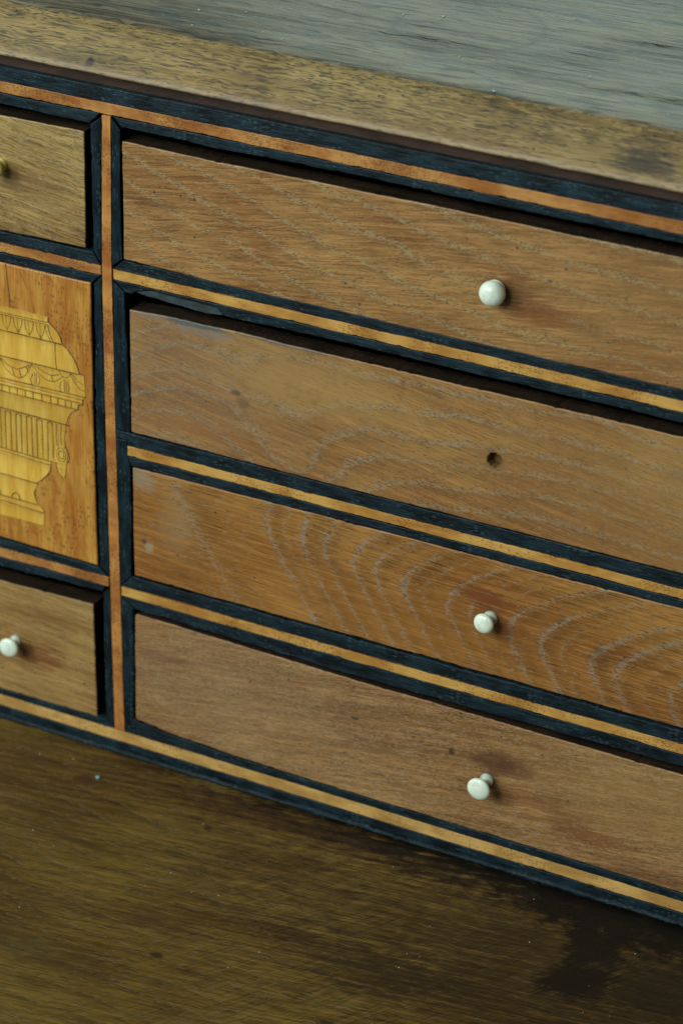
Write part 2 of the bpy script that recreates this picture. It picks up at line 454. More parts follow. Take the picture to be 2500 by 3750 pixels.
M['orange_v'] = plain_wood('orange_stringing_upright', (0.28, 0.100, 0.022), (0.46, 0.22, 0.062), math.pi / 2, 0.36, (0.08, 0.03, 0.012), red=(0.26, 0.06, 0.018), blot=(20, 30))
M['yellow'] = plain_wood('yellow_stringing', (0.35, 0.165, 0.034), (0.52, 0.31, 0.085), 0.0, 0.42, (0.12, 0.045, 0.014))
M['pale'] = plain_wood('pale_stringing', (0.36, 0.205, 0.058), (0.54, 0.34, 0.115), 0.0, 0.2, (0.12, 0.05, 0.018))
M['fruit'] = plain_wood('fruitwood_door', (0.33, 0.125, 0.018), (0.46, 0.235, 0.046), math.pi / 2, 0.22, (0.10, 0.035, 0.012), scale=1.4, blot=(40, 9), red=(0.26, 0.075, 0.012), fib=.5)
M['box'] = plain_wood('boxwood_inlay', (0.52, 0.300, 0.040), (0.63, 0.415, 0.080), math.pi / 2, 0.03, (0.2, 0.1, 0.02), blot=(34, 5), fib=.22, bump=.3, vary=.22)
def scorch(mt):
    nt = mt.node_tree
    bs = nt.nodes['Principled BSDF']
    src = bs.inputs['Base Color'].links[0].from_socket
    at = [n for n in nt.nodes if n.type == 'SEPXYZ'][0]
    x, v = V(nt, at.outputs[0]), V(nt, at.outputs[1])
    m = None
    for zi, wd in ((231, 1.0), (227.4, 2.2), (218.6, 1.6), (204.9, 2.6), (193.2, 1.2), (190.0, 1.0), (186.2, 2.4), (176.8, 2.0), (155.2, 1.6), (152.6, 2.4), (140.8, 2.6), (128.9, 1.4), (125.2, 1.8)):
        d = (v - zi) * -1.0
        e = (d / -wd).exp() * d.gt(0.0)
        m = e if m is None else m.mx(e)
    fl = ((x + 59.6) / 3.03).frac().smooth(0.45, 1.0) * v.gt(155.4) * v.lt(176.9) * 0.7
    edge = (x + 61).abs().smooth(16, 48) * 0.35
    wob = noise(nt, x / 4, v / 3, 2.0, 3, .6).smooth(.2, .7, .55, 1.0)
    col = mix(nt, (m * 0.62).mx(fl).mx(edge) * wob, src, (0.30, 0.135, 0.018))
    nt.links.new(col, bs.inputs['Base Color'])


scorch(M['box'])
M['engrave'] = plain_wood('engraved_line', (0.05, 0.03, 0.010), (0.08, 0.045, 0.014), 0.0, 0, rough=0.7, fib=.1)
M['seam'] = plain_wood('dark_seam', (0.035, 0.024, 0.014), (0.06, 0.04, 0.02), 0.0, 0, rough=0.7, fib=.1)
M['scar'] = plain_wood('bare_slate_coloured_wood', (0.020, 0.026, 0.028), (0.03, 0.055, 0.064), 0.0, 0, rough=0.6, scratch=.3, scratch_col=(0.06, 0.11, 0.12), blot=(9, 4))


def bone(name, c1, c2, rough=0.22):
    mt = bpy.data.materials.new(name)
    mt.use_nodes = True
    nt = mt.node_tree
    bs = nt.nodes['Principled BSDF']
    tc = nt.nodes.new('ShaderNodeTexCoord')
    s = nt.nodes.new('ShaderNodeSeparateXYZ')
    nt.links.new(tc.outputs['Object'], s.inputs[0])
    x, y, z = [V(nt, s.outputs[i]) * 1000 for i in range(3)]
    f = noise(nt, x / 3, y / 3, z / 5, 3, .6)
    col = mix(nt, f.smooth(.4, .75), c1, c2)
    d, r, _ = voro(nt, x / 2.2, y / 2.2, z / 2.2)
    col = mix(nt, d.smooth(.15, .07) * r.lt(.10) * .5, col, (.10, .08, .05))
    ln = noise(nt, x / 5, y / .35, z / 5, 2).smooth(.58, .66)
    col = mix(nt, ln * .15, col, (.35, .32, .22))
    finish(nt, bs, col, (f - .5) * .2 + rough, f, .15, .0003, .5)
    bs.inputs['Subsurface Weight'].default_value = 0.0
    bs.inputs['Subsurface Radius'].default_value = (.002, .0015, .001)
    bs.inputs['Subsurface Scale'].default_value = 1.0
    return mt


M['bone'] = bone('bone', (0.76, 0.86, 0.75), (0.64, 0.72, 0.56))
M['bone_dull'] = bone('worn_bone', (0.42, 0.50, 0.42), (0.26, 0.30, 0.20), .4)
M['horn'] = bone('tan_horn', (0.52, 0.44, 0.11), (0.40, 0.32, 0.08), .35)
M['chip'] = bone('turquoise_paint', (0.16, 0.30, 0.27), (0.10, 0.22, 0.20), .5)
M['dust'] = bone('pale_dust', (0.55, 0.62, 0.55), (0.4, 0.45, 0.4), .8)

# ------------------------------------------------------------------ building helpers
rng = random.Random(4)


def empty(name, loc_mm, parent=None):
    o = bpy.data.objects.new(name, None)
    o.empty_display_size = 0.02
    C.objects.link(o)
    o.location = Vector(loc_mm) / 1000
    o['o'] = [float(q) for q in loc_mm]
    return o


def tag(o, label=None, cat=None, group=None, kind=None):
    for k, q in (('label', label), ('category', cat), ('group', group), ('kind', kind)):
        if q:
            o[k] = q
    return o


ORI = {}


def link(name, bm, mats, parent, wcs, smooth=False):
    """bmesh in world mm -> object in parent's frame, with the mm position stored for the materials"""
    bmesh.ops.recalc_face_normals(bm, faces=bm.faces[:])
    bm.verts.ensure_lookup_table()
    me = bpy.data.meshes.new(name)
    base = ORI.get(parent.name, (0, 0, 0)) if parent else (0, 0, 0)
    co = [v.co.copy() for v in bm.verts]
    for v in bm.verts:
        v.co = (v.co - Vector(base)) / 1000
    bm.to_mesh(me)
    bm.free()
    at = me.attributes.new('wc', 'FLOAT_VECTOR', 'POINT')
    for i, q in enumerate(co):
        at.data[i].vector = wcs(q)
    if not isinstance(mats, (list, tuple)):
        mats = [mats]
    for q in mats:
        me.materials.append(q)
    if smooth:
        for p in me.polygons:
            p.use_smooth = True
    o = bpy.data.objects.new(name, me)
    C.objects.link(o)
    if parent:
        o.parent = parent
    ORI[o.name] = base
    return o


def thing(name, loc_mm, label, cat, group=None):
    o = bpy.data.objects.new(name, None)
    o.empty_display_size = 0.02
    C.objects.link(o)
    o.location = Vector(loc_mm) / 1000
    ORI[o.name] = tuple(loc_mm)
    return tag(o, label, cat, group)


FRONT = lambda q: (q.x, q.z, q.y)
FLAT = lambda q: (q.x, q.y, q.z)


def round_poly(poly, rc):
    if not rc:
        return poly
    out = []
    n = len(poly)
    for i in range(n):
        p, a, b = Vector(poly[i]), Vector(poly[i - 1]), Vector(poly[(i + 1) % n])
        da, db = (a - p), (b - p)
        r = min(rc, da.length * .4, db.length * .4)
        p1, p2 = p + da.normalized() * r, p + db.normalized() * r
        for k in range(5):
            u = k / 4
            q = p1 * (1 - u) ** 2 + p * 2 * u * (1 - u) + p2 * u * u
            out.append((q.x, q.y))
    return out


def outline(poly, step, wob, seed, rc=0.0):
    """subdivide a polygon and give it an uneven, hand-worn edge"""
    poly = round_poly(poly, rc)
    area2 = sum(poly[i - 1][0] * poly[i][1] - poly[i][0] * poly[i - 1][1] for i in range(len(poly)))
    if area2 < 0:
        poly = poly[::-1]
    pts = []
    for i in range(len(poly)):
        a, b = Vector(poly[i]), Vector(poly[(i + 1) % len(poly)])
        L = (b - a).length
        k = max(1, int(L / step))
        for j in range(k):
            pts.append(a.lerp(b, j / k))
    n = len(pts)
    nor = []
    for i in range(n):
        e1, e2 = (pts[i] - pts[i - 1]), (pts[(i + 1) % n] - pts[i])
        e = e1.normalized() + e2.normalized()
        e = e.normalized() if e.length > 1e-6 else e1.normalized()
        nor.append(Vector((e.y, -e.x)))
    out = []
    for p, q in zip(pts, nor):
        w = mnoise.noise(Vector((p.x * 0.05 + seed * 7.1, p.y * 0.05, seed))) * 0.8 + mnoise.noise(Vector((p.x * 0.23 + seed, p.y * .23, 3.3))) * 0.45
        nick = mnoise.noise(Vector((p.x * 0.6 + seed, p.y * .6, 9.3)))
        w -= max(0, nick - .25) * 2.6
        out.append(p + q * (w - 0.15) * wob)
    return out, nor


def slab(name, poly, y0, y1, mat, parent, r=0.5, wob=0.25, step=2.2, rc=0.0, seed=None, hole=None, edge_mat=None, smooth=False, wcs=FRONT):
    """a prism with its face at y0 (towards the viewer) and its back at y1, arrises eased by r"""
    seed = rng.random() * 50 if seed is None else seed
    pts, nor = outline(poly, step, wob, seed, rc)
    bm = bmesh.new()
    rings = []
    for off, y in ((0, y1), (0, y0 + r), (-r * 0.32, y0 + r * 0.30), (-r, y0)):
        rings.append([bm.verts.new((p.x + q.x * off, y, p.y + q.y * off)) for p, q in zip(pts, nor)])
    n = len(pts)
    for a, b in zip(rings, rings[1:]):
        for i in range(n):
            f = bm.faces.new((a[i], a[(i + 1) % n], b[(i + 1) % n], b[i]))
            if edge_mat is not None and a is rings[0]:
                f.material_index = 1
    bm.faces.new(rings[0][::-1])
    if hole:
        hx, hz, hr = hole
        k = 28
        hr_ = [hr * (1 + .04 * math.sin(i * 2.1) + .03 * math.sin(i * .9)) for i in range(k)]
        circ = lambda y, f: [bm.verts.new((hx + hr_[i] * f * math.cos(i * math.tau / k), y, hz + hr_[i] * f * math.sin(i * math.tau / k))) for i in range(k)]
        c0, c1, c2 = circ(y0, 1.10), circ(y0 + .5, 1.0), circ(y0 + 5.0, .94)
        for a, b in ((c0, c1), (c1, c2)):
            for i in range(k):
                f = bm.faces.new((a[i], a[(i + 1) % k], b[(i + 1) % k], b[i]))
                f.material_index = 2
        f = bm.faces.new(c2)
        f.material_index = 2
        ed = []
        for ring in (rings[-1], c0):
            for i in range(len(ring)):
                ed.append(bm.edges.get((ring[i], ring[(i + 1) % len(ring)])))
        bmesh.ops.triangle_fill(bm, edges=ed, use_beauty=True, use_dissolve=False)
    else:
        ed = [bm.edges.get((rings[-1][i], rings[-1][(i + 1) % n])) for i in range(n)]
        bmesh.ops.triangle_fill(bm, edges=ed, use_beauty=True, use_dissolve=False)
    return link(name, bm, [mat, edge_mat, M['bore']] if edge_mat is not None else mat, parent, wcs, smooth)


def rect(x0, x1, z0, z1):
    return [(x0, z0), (x1, z0), (x1, z1), (x0, z1)]


def lathe(name, prof, pos, axis, mat, parent, seg=40):
    """profile (radius, height) turned about axis, base at pos"""
    bm = bmesh.new()
    az = Vector(axis).normalized()
    ax = az.orthogonal().normalized()
    ay = az.cross(ax)
    rings = []
    for r, h in prof:
        if r < 1e-6:
            rings.append([bm.verts.new(Vector(pos) + az * h)])
        else:
            rings.append([bm.verts.new(Vector(pos) + az * h + (ax * math.cos(i * math.tau / seg) + ay * math.sin(i * math.tau / seg)) * r) for i in range(seg)])
    for a, b in zip(rings, rings[1:]):
        for i in range(seg):
            va = a if len(a) > 1 else [a[0]] * seg
            vb = b if len(b) > 1 else [b[0]] * seg
            vs = []
            for q in (va[i], va[(i + 1) % seg], vb[(i + 1) % seg], vb[i]):
                if q not in vs:
                    vs.append(q)
            if len(vs) > 2:
                bm.faces.new(vs)
    return link(name, bm, mat, parent, FRONT, True)


# ------------------------------------------------------------------ the bureau
bureau = thing('bureau', (140, 100, 0), 'old oak bureau interior with ebonised and striped wooden dividers', 'bureau')
XL, XR = -127.0, 408.0            # outer faces of the end stiles

# top board: flat top, front edge bevelled
prof = []
prof += [(4, 357.0), (0.2, 357.0), (-0.8, 357.4), (-1.0, 358.2)]
bev0, bev1 = Vector((-1.0, 358.2)), Vector((19.6, 375.6))
for k in range(1, 8):
    q = bev0.lerp(bev1, k / 9.6)
    prof.append((q.x, q.y))
prof += [(16.2, 372.5), (18.4, 373.9), (20.6, 374.8), (22.6, 375.3), (25, 375.62)]
prof += [(24 + k * 14, 375.62) for k in range(1, 17)]
prof += [(248, 357.0)]
bm = bmesh.new()
nx = 130
x0, x1 = -320.0, 426.0
arc = [0.0]
for a, b in zip(prof, prof[1:]):
    arc.append(arc[-1] + (Vector(b) - Vector(a)).length)
rows = []
for i in range(nx + 1):
    x = x0 + (x1 - x0) * i / nx
    row = []
    for j, (y, z) in enumerate(prof):
        w = mnoise.noise(Vector((x * .02, y * .03, 1.0))) * .35 + mnoise.noise(Vector((x * .11, y * .05, 4.0))) * .12
        lip = mnoise.noise(Vector((x * .06, 0, 8.0))) * .5 + mnoise.noise(Vector((x * .4, 0, 2.0))) * .18
        if j in (1, 2, 3):
            row.append(bm.verts.new((x, y + lip * .4, z + lip * .6)))
        elif 0 < j < len(prof) - 1:
            row.append(bm.verts.new((x, y, z + w)))
        else:
            row.append(bm.verts.new((x, y, z)))
    rows.append(row)
uvs = {}
for i in range(nx):
    for j in range(len(prof) - 1):
        f = bm.faces.new((rows[i][j], rows[i + 1][j], rows[i + 1][j + 1], rows[i][j + 1]))
        f.material_index = 0 if j < 13 else 1
        f.smooth = True
    bm.faces.new((rows[i][-1], rows[i + 1][-1], rows[i + 1][0], rows[i][0]))
for r_ in (rows[0], rows[-1]):
    bm.faces.new(r_)
def top_wc(q):
    if q.y < 20.9 and q.z < 375.4:
        return (q.x, math.hypot(q.y + 1.0, q.z - 358.2), 0.0)
    return (q.x, q.y + 6.0, 0.0)
top = link('top_board', bm, [M['oak_bevel'], M['oak_top']], bureau, top_wc)

slab('cornice_strip', rect(XL, XR, 350.4, 357.6), 3.2, 14, M['brown'], bureau, .3, .15, 6)
# writing surface
bm = bmesh.new()
gx, gy = 60, 40
grid = [[bm.verts.new((-320 + 728 * i / gx, -420 + 660 * j / gy, 0.25 * mnoise.noise(Vector((i * .35, j * .35, 2.0))) - 0.2)) for j in range(gy + 1)] for i in range(gx + 1)]
for i in range(gx):
    for j in range(gy):
        bm.faces.new((grid[i][j], grid[i + 1][j], grid[i + 1][j + 1], grid[i][j + 1])).smooth = True
bord = [grid[i][0] for i in range(gx + 1)] + [grid[gx][j] for j in range(1, gy + 1)] + [grid[i][gy] for i in range(gx - 1, -1, -1)] + [grid[0][j] for j in range(gy - 1, 0, -1)]
low = [bm.verts.new((v.co.x, v.co.y, -18)) for v in bord]
for i in range(len(bord)):
    bm.faces.new((bord[i], bord[(i + 1) % len(bord)], low[(i + 1) % len(low)], low[i]))
bm.faces.new(low)
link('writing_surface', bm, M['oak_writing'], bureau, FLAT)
slab('back_panel', rect(-320, 426, 0.3, 356.5), 234, 242, M['core'], bureau, .3, 0, 60)
# right-hand side of the case with its sloping front
bm = bmesh.new()
sp = [(245, 0.5), (245, 356.6), (6, 356.6), (-16, 340), (-260, 60), (-260, 0.5)]
a = [bm.verts.new((409, y, z)) for y, z in sp]
b = [bm.verts.new((426, y, z)) for y, z in sp]
for i in range(len(sp)):
    bm.faces.new((a[i], a[(i + 1) % len(sp)], b[(i + 1) % len(sp)], b[i]))
bm.faces.new(a)
bm.faces.new(b)
link('case_side', bm, M['oak_low_left'], bureau, lambda q: (q.y, q.z, q.x))

Y0 = 0.0        # face of the dividers


def rail(name, x0, x1, bands, strip, strip_mat, depth=150, up=None, lo=None, wob=.5, span=None):
    """a divider: core board with two ebonised bands and a stringing line"""
    zt, zb = max(bands[0][1], strip[1]), min(bands[1][0], strip[0])
    core = slab(name, rect(x0, x1, zb + .5, zt - .5), Y0 + 2.5, Y0 + depth, M['core'], bureau, .2, .05, 12)
    slab('ebonised_band', up or rect(x0, x1, *bands[0]), Y0, Y0 + 12, M['ebony_h'], core, .45, wob, 1.6)
    slab('ebonised_band', lo or rect(x0, x1, *bands[1]), Y0, Y0 + 12, M['ebony_h'], core, .45, wob, 1.6)
    slab('stringing', rect(*(span or (x0, x1)), *strip), Y0 + .12, Y0 + 4, strip_mat, core, .15, .45, 2.0)
    return core


G = .22   # hairline joint
# top rail
tr = slab('rail', rect(XL, XR, 334.8, 351.5), 2.5, 150, M['core'], bureau, .2, .05, 12)
slab('ebonised_band', rect(XL, XR, 344.4 + .1, 351.6), 0, 12, M['ebony_h'], tr, .4, .15, 4)
slab('stringing', rect(XL, XR, 338.9, 344.4), .12, 4, M['orange_h'], tr, .15, .4, 2.0)
slab('ebonised_band', [(-111.5, 333.2), (-7.6, 333.0), (-1.5, 338.8), (-119, 338.8), (-117, 338.6)], 0, 12, M['ebony_h'], tr, .5, .45, 2)
slab('ebonised_band', [(4.6, 338.8), (9.4, 334.0), (40, 334.0), (58, 333.2), (66, 333.6), (120, 334.5), (200, 334.3), (391, 335.2), (396, 338.8)], 0, 12, M['ebony_h'], tr, .5, .45, 2)
# long dividers between the right-hand drawers
rail('rail', 9, 392, ((263.6, 269.2), (253.4, 258.5)), (258.6, 263.6), M['yellow'],
     up=[(9.0, 269.2), (392, 268.6), (392, 263.6), (3.4, 263.9)], span=(3.4, 392), lo=[(3.4, 258.6), (392, 258.4), (392, 253.4), (124, 253.9), (66, 252.9), (61.5, 253.2), (58, 256.4), (34, 256.8), (22, 257.0), (16, 255.2), (13, 253.2), (9.6, 253.3)], wob=.4)
rail('rail', 9, 392, ((174.0, 181.0), (164.2, 169.0)), (169.0, 173.9), M['yellow'],
     up=[(2.9, 181.0), (392, 181.2), (392, 174.0), (9.2, 173.8), (9.1, 176.8), (2.9, 176.8)], span=(9.1, 392), lo=[(9.1, 169.0), (392, 168.9), (392, 164.8), (150, 164.2), (11, 163.6)])
rail('rail', 9, 392, ((95.9, 103.2), (84.6, 91.0)), (91.0, 95.9), M['yellow'],
     up=[(10.4, 103.3), (392, 103.0), (392, 95.8), (3.9, 96.6)], span=(3.9, 392), lo=[(3.9, 91.4), (392, 90.8), (392, 85.2), (126, 83.2), (11.0, 85.4)])
# short dividers of the left-hand column
rail('rail', -111, -9, ((263.9, 270.0), (254.2, 259.2)), (259.3, 263.9), M['orange_h'],
     up=[(-111, 269.6), (-7.4, 270.2), (-3.3, 264.2), (-111, 264.0)], span=(-111, -3.2), lo=[(-111, 259.2), (-3.3, 259.2), (-8.0, 254.3), (-111, 253.8)])
rail('rail', -111, -9, ((99.1, 104.4), (88.4, 94.0)), (94.0, 99.1), M['orange_h'],
     up=[(-111, 105.2), (-8.2, 103.4), (-3.6, 99.4), (-111, 98.2)], span=(-111, -3.0), lo=[(-111, 93.2), (-3.6, 94.6), (-6.8, 90.2), (-111, 86.8)])
# trim the stringing of the two short dividers (they stop at the upright)
# bottom rail
br = slab('rail', rect(XL, XR, .4, 16.6), 2.5, 150, M['core'], bureau, .2, .05, 12)
slab('ebonised_band', [(9.6, 22.2), (14, 21.0), (30, 19.4), (80, 17.6), (392, 17.0), (392, 12.7), (4.2, 12.9), (4.2, 14.0)], 0, 12, M['ebony_h'], br, .45, .4, 2.5)
slab('ebonised_band', [(-111, 16.2), (-6.8, 17.2), (-2.2, 14.0), (-2.2, 12.9), (-111, 12.7)], 0, 12, M['ebony_h'], br, .45, .3, 2.5)
slab('stringing', rect(XL, XR, 6.6, 12.7), .12, 4, M['pale'], br, .15, .3, 2.5)
slab('ebonised_band', rect(XL, XR, 0.1, 6.5), 0, 12, M['ebony_h'], br, .5, .4, 2.5)
slab('base_bead', rect(XL, XR, -.1, 3.0), -2.6, 2, M['ebony_h'], br, 1.2, .6, 2.5)
# the upright between the columns
st = slab('stile', [(-5.2, 13), (8.4, 13), (7.6, 333), (2.4, 337.6), (.4, 337.6), (-6, 333)], 2.6, 150, M['core'], bureau, .2, 0, 40)
slab('stringing', [(-1.75, 13.0), (4.0, 13.3), (3.2, 118), (2.55, 200), (2.6, 266), (3.9, 338.3), (-.9, 338.0), (-2.7, 266), (-2.7, 190), (-2.4, 118)], .10, 4, M['orange_v'], st, .15, .22, 2.5)
def vband(poly, wob=.5):
    slab('ebonised_band', poly, 0, 12, M['ebony_v'], st, .45, wob, 2.5)
vband([(4.0, 337.4), (2.75, 266 + G), (2.75, 264.9), (8.3, 269.6), (8.2, 300), (8.8, 332.6)])
vband([(2.7, 258.6), (9.3, 253.1), (10.5, 222), (10.7, 181.2), (2.7, 181.2)])
vband([(2.75, 176.6), (8.9, 176.6), (9.0, 169), (10.8, 163.6), (10.2, 103.4), (3.55, 96.6), (3.2, 118)])
vband([(3.6, 91.2), (10.7, 85.2), (9.7, 22.2), (4.15, 14.0)])
vband([(-1.05, 337.4), (-2.8, 266), (-2.85, 264.6), (-7.2, 270.4), (-7.1, 332.4)])
vband([(-2.85, 258.8), (-2.85, 190), (-2.5, 118), (-2.4, 99.8), (-7.7, 104), (-8.3, 168), (-7.6, 229), (-7.5, 254)])
vband([(-2.3, 94.2), (-1.9, 14.2), (-6.6, 17.4), (-6.7, 60), (-6.4, 89.8)])
# end uprights (outside the picture)
for xa, xb, xc, xd in ((-127, -121.6, -116.4, -111.2), (392.2, 397.4, 402.6, 408)):
    se = slab('stile', rect(xa + .5, xd - .5, 17, 333), 2.6, 150, M['core'], bureau, .2, 0, 40)
    slab('ebonised_band', rect(xa, xb - .1, 17.4, 333), 0, 12, M['ebony_v'], se, .45, .3, 3)
    slab('ebonised_band', rect(xc + .1, xd, 17.4, 333), 0, 12, M['ebony_v'], se, .45, .3, 3)
    slab('stringing', rect(xb, xc, 13.0, 338.4), .12, 4, M['orange_v'], se, .15, .1, 4)
# torn place under the first long divider
sc = slab('splinter_scar', [(13.5, 253.9), (22, 252.9), (36, 252.2), (52, 251.4), (60.5, 252.2), (61.5, 253.6), (58, 256.9), (30, 257.3), (16, 256.0)], 1.3, 9, M['scar'], bureau, .5, .5, 1.5)

# ---- cupboard door with its urn
door = slab('cupboard_door', [(-112.6, 105.8), (-9.5, 103.9), (-9.9, 168), (-9.3, 253.9), (-112.6, 253.3)], 0.35, 16, M['fruit'], bureau, .7, .2, 3, edge_mat=M['edge'])
AX = -61.0


def sym(half):
    """right half outline from the axis round to the axis -> whole outline"""
    return half + [(2 * AX - x, z) for x, z in reversed(half)]


def inlay(name, poly, lift=.28):
    return slab(name, poly, 0.35 - lift, 2.5, M['box'], door, .08, .05, 1.6)


inlay('urn_rim', sym([(AX, 228.0), (-33.6, 228.5), (-33.4, 231.2), (AX, 231.0)]), .34)
inlay('urn_leaf_band', sym([(AX, 218.7), (-26.0, 218.9), (-26.9, 221.9), (-28.8, 224.9), (-31.1, 226.9), (-33.5, 228.4), (AX, 227.9)]))
inlay('urn_dome', sym([(AX, 205.1), (-16.8, 205.3), (-18.1, 209.5), (-20.4, 213.5), (-23.2, 216.7), (-26.1, 218.7), (AX, 218.6)]))
inlay('urn_frieze', sym([(AX, 193.3), (-13.5, 194.0), (-13.8, 200.5), (-14.1, 205.1), (AX, 205.0)]))
inlay('urn_dentil_band', sym([(AX, 186.3), (-18.3, 186.4), (-17.8, 189.2), (-15.5, 189.6), (-15.5, 192.0), (-13.6, 193.8), (AX, 193.2)]))
inlay('urn_neck', sym([(AX, 177.1), (-25.0, 176.7), (-24.7, 178.0), (-23.6, 181.4), (-21.8, 184.2), (-18.5, 186.3), (AX, 186.2)]))
inlay('urn_fluted_bowl', sym([(AX, 155.4), (-31.2, 155.0), (-29.6, 161), (-25.9, 164.5), (-26.2, 168.6), (-25.7, 172.5), (-25.3, 176.6), (AX, 177.0)]))
inlay('urn_lower_bowl', sym([(AX, 140.9), (-43.0, 141.0), (-40.6, 142.9), (-37.5, 146.1), (-35.1, 149.5), (-34.2, 154.9), (AX, 155.3)]))
inlay('urn_foot', sym([(AX, 126.0), (-39.2, 125.4), (-39.9, 126.8), (-41.1, 128.2), (-43.1, 129.8), (-44.5, 132.8), (-44.9, 135.1), (-44.1, 136.8), (-42.5, 139.6), (-43.1, 140.9), (AX, 140.8)]))
inlay('urn_plinth', sym([(AX, 117.9), (-39.6, 118.3), (-39.0, 124.9), (-39.2, 125.3), (AX, 125.9)]))
for sgn in (1, -1):
    mx = (lambda x: x) if sgn > 0 else (lambda x: 2 * AX - x)
    h = [(-31.2, 156.2), (-30.8, 152.0), (-29.4, 149.1), (-27.0, 147.1), (-26.1, 149.9), (-25.6, 154.7), (-24.9, 158.0), (-24.6, 160.6), (-25.4, 163.0), (-27.4, 164.3), (-29.6, 163.6), (-31.4, 161.2), (-31.7, 158.6)]
    inlay('urn_handle', [(mx(x), z) for x, z in h], .36)

ENG = []


def ribbon(pts, w=.5, y=0.02, mirror=True, bucket=None):
    bucket = ENG if bucket is None else bucket
    bucket.append((pts, w, y))
    if mirror:
        bucket.append(([(2 * AX - x, z) for x, z in pts], w, y))


def hline(z0, z1, x1, w=.5):
    ribbon([(AX, z0), ((AX + x1) / 2, (z0 + z1) / 2), (x1, z1)], w)


hline(228.0, 228.4, -33.6, .55); hline(226.9, 227.3, -33.2, .3); hline(218.7, 218.8, -26.2, .6)
for xa in (-59.3, -52.9, -46.6, -40.2, -34.9):
    ribbon([(xa, 226.9), (xa + .5, 223), (xa + 2.6, 219.2)], .38)
    ribbon([(xa + 2.6, 219.2), (xa + 4.6, 223), (xa + 5.5, 226.9)] if xa > -36 and False else [(xa + 2.6, 219.2), (xa + 4.4, 223.2), (xa + 5.1, 226.8)], .38) if xa < -36 else None
    ribbon([(xa + 2.2, 226.9), (xa + 2.6, 219.8)], .28) if xa < -36 else None
ribbon([(-33.6, 227.4), (-32.6, 223), (-31.2, 219.4)], .5)
hline(205.0, 205.2, -16.9, .6); hline(193.3, 193.9, -13.6, .55); hline(191.5, 192.2, -15.4, .35); hline(189.7, 190.2, -16.0, .55); hline(186.3, 186.4, -18.3, .5)
for sw in ([(-61.2, 203.6), (-58.8, 199.1), (-54.4, 196.0), (-50.5, 195.5), (-46.9, 197.7), (-45.3, 202.2), (-42.7, 204.2)], [(-60.6, 203.6), (-57.2, 200.9), (-51.8, 199.8), (-46.7, 202.4), (-43.2, 204.6)],
           [(-42.7, 204.0), (-39.9, 200.7), (-35.6, 198.1), (-31.2, 198.0), (-27.6, 200.4), (-26.1, 202.1)], [(-41.7, 204.4), (-36.9, 201.9), (-32.0, 201.2), (-28.1, 202.6)],
           [(-28.2, 204.6), (-26.6, 202.4), (-24.6, 201.6), (-22.6, 202.6), (-21.4, 204.8)], [(-21.8, 204.3), (-19, 200.2), (-16.5, 197.6), (-14.0, 197.0)], [(-21.0, 204.6), (-18, 201.6), (-14.4, 200.2)],
           [(-42.9, 199.6), (-44.4, 196.4), (-43.6, 193.6)], [(-41.7, 200.8), (-41.9, 194)], [(-39.6, 199.7), (-39.0, 197.3), (-39.9, 194)], [(-40.8, 200.4), (-40.9, 194.2)],
           [(-27.0, 199.4), (-27.8, 196.0), (-27.4, 194)], [(-25.2, 200.8), (-25.2, 194.2)], [(-23.3, 199.8), (-22.6, 196.8), (-23.0, 194.2)], [(-24.3, 200.4), (-24.2, 194.4)],
           [(-46.6, 202.3), (-45.2, 199.4), (-44.2, 202.6)], [(-54.8, 200), (-53.6, 196.2)], [(-50.6, 199.8), (-49.4, 195.8)], [(-32.4, 201), (-31.6, 198.2)]):
    ribbon(sw, .42)
for xd in (-61, -56.6, -52.2, -47.6, -43.2, -38.2, -33.2, -29.2, -25.0, -21.6):
    ribbon([(xd, 189.7), (xd, 186.5)], .55, mirror=xd > -60.9)
hline(177.2, 176.7, -23.6, .6)
for xf in (-59.6, -56.4, -53.4, -50.5, -47.4, -44.4, -41.6, -38.4, -35.4):
    ribbon([(xf, 176.4), (xf - .2, 155.6)], .48)
for xf in (-58, -52, -46, -40, -34):
    ribbon([(xf - 1.4, 175.2), (xf, 176.5), (xf + 1.4, 175.0)], .4)
ribbon([(-32.9, 176.2), (-32.4, 165), (-32.8, 157)], .45); ribbon([(-30.4, 176.2), (-30.8, 169), (-30.6, 164.4)], .45); ribbon([(-27.7, 176.2), (-28.2, 170), (-27.9, 165)], .45)
hline(155.4, 154.6, -34.2, .5); hline(153.6, 152.7, -34.6, .5); hline(141.0, 140.7, -43.2, .55)
hline(129.0, 129.0, -42.4, .5); hline(126.1, 125.2, -39.4, .6)
ribbon([(-57.8, 129.4), (-57.2, 131.2), (-55.1, 132.5), (-53.4, 131.5), (-53.0, 129.2)], .7)
for rr in (3.3, 1.9):
    ribbon([(-28.2 + rr * .8 * math.cos(k * math.tau / 18), 159.9 + rr * 1.12 * math.sin(k * math.tau / 18)) for k in range(19)], .42, -0.06)
SEAM = []
for pts, w in (([(-29.7, 218.6), (-29.9, 212.7), (-29.4, 205.3)], .45), ([(-56.3, 253.4), (-55.4, 244), (-54.6, 236), (-54.8, 231.2)], .5), ([(-48.5, 251), (-45.6, 246), (-44.4, 243)], .25)):
    ribbon(pts, w, .0 if pts[0][1] < 230 else .30, False, SEAM)
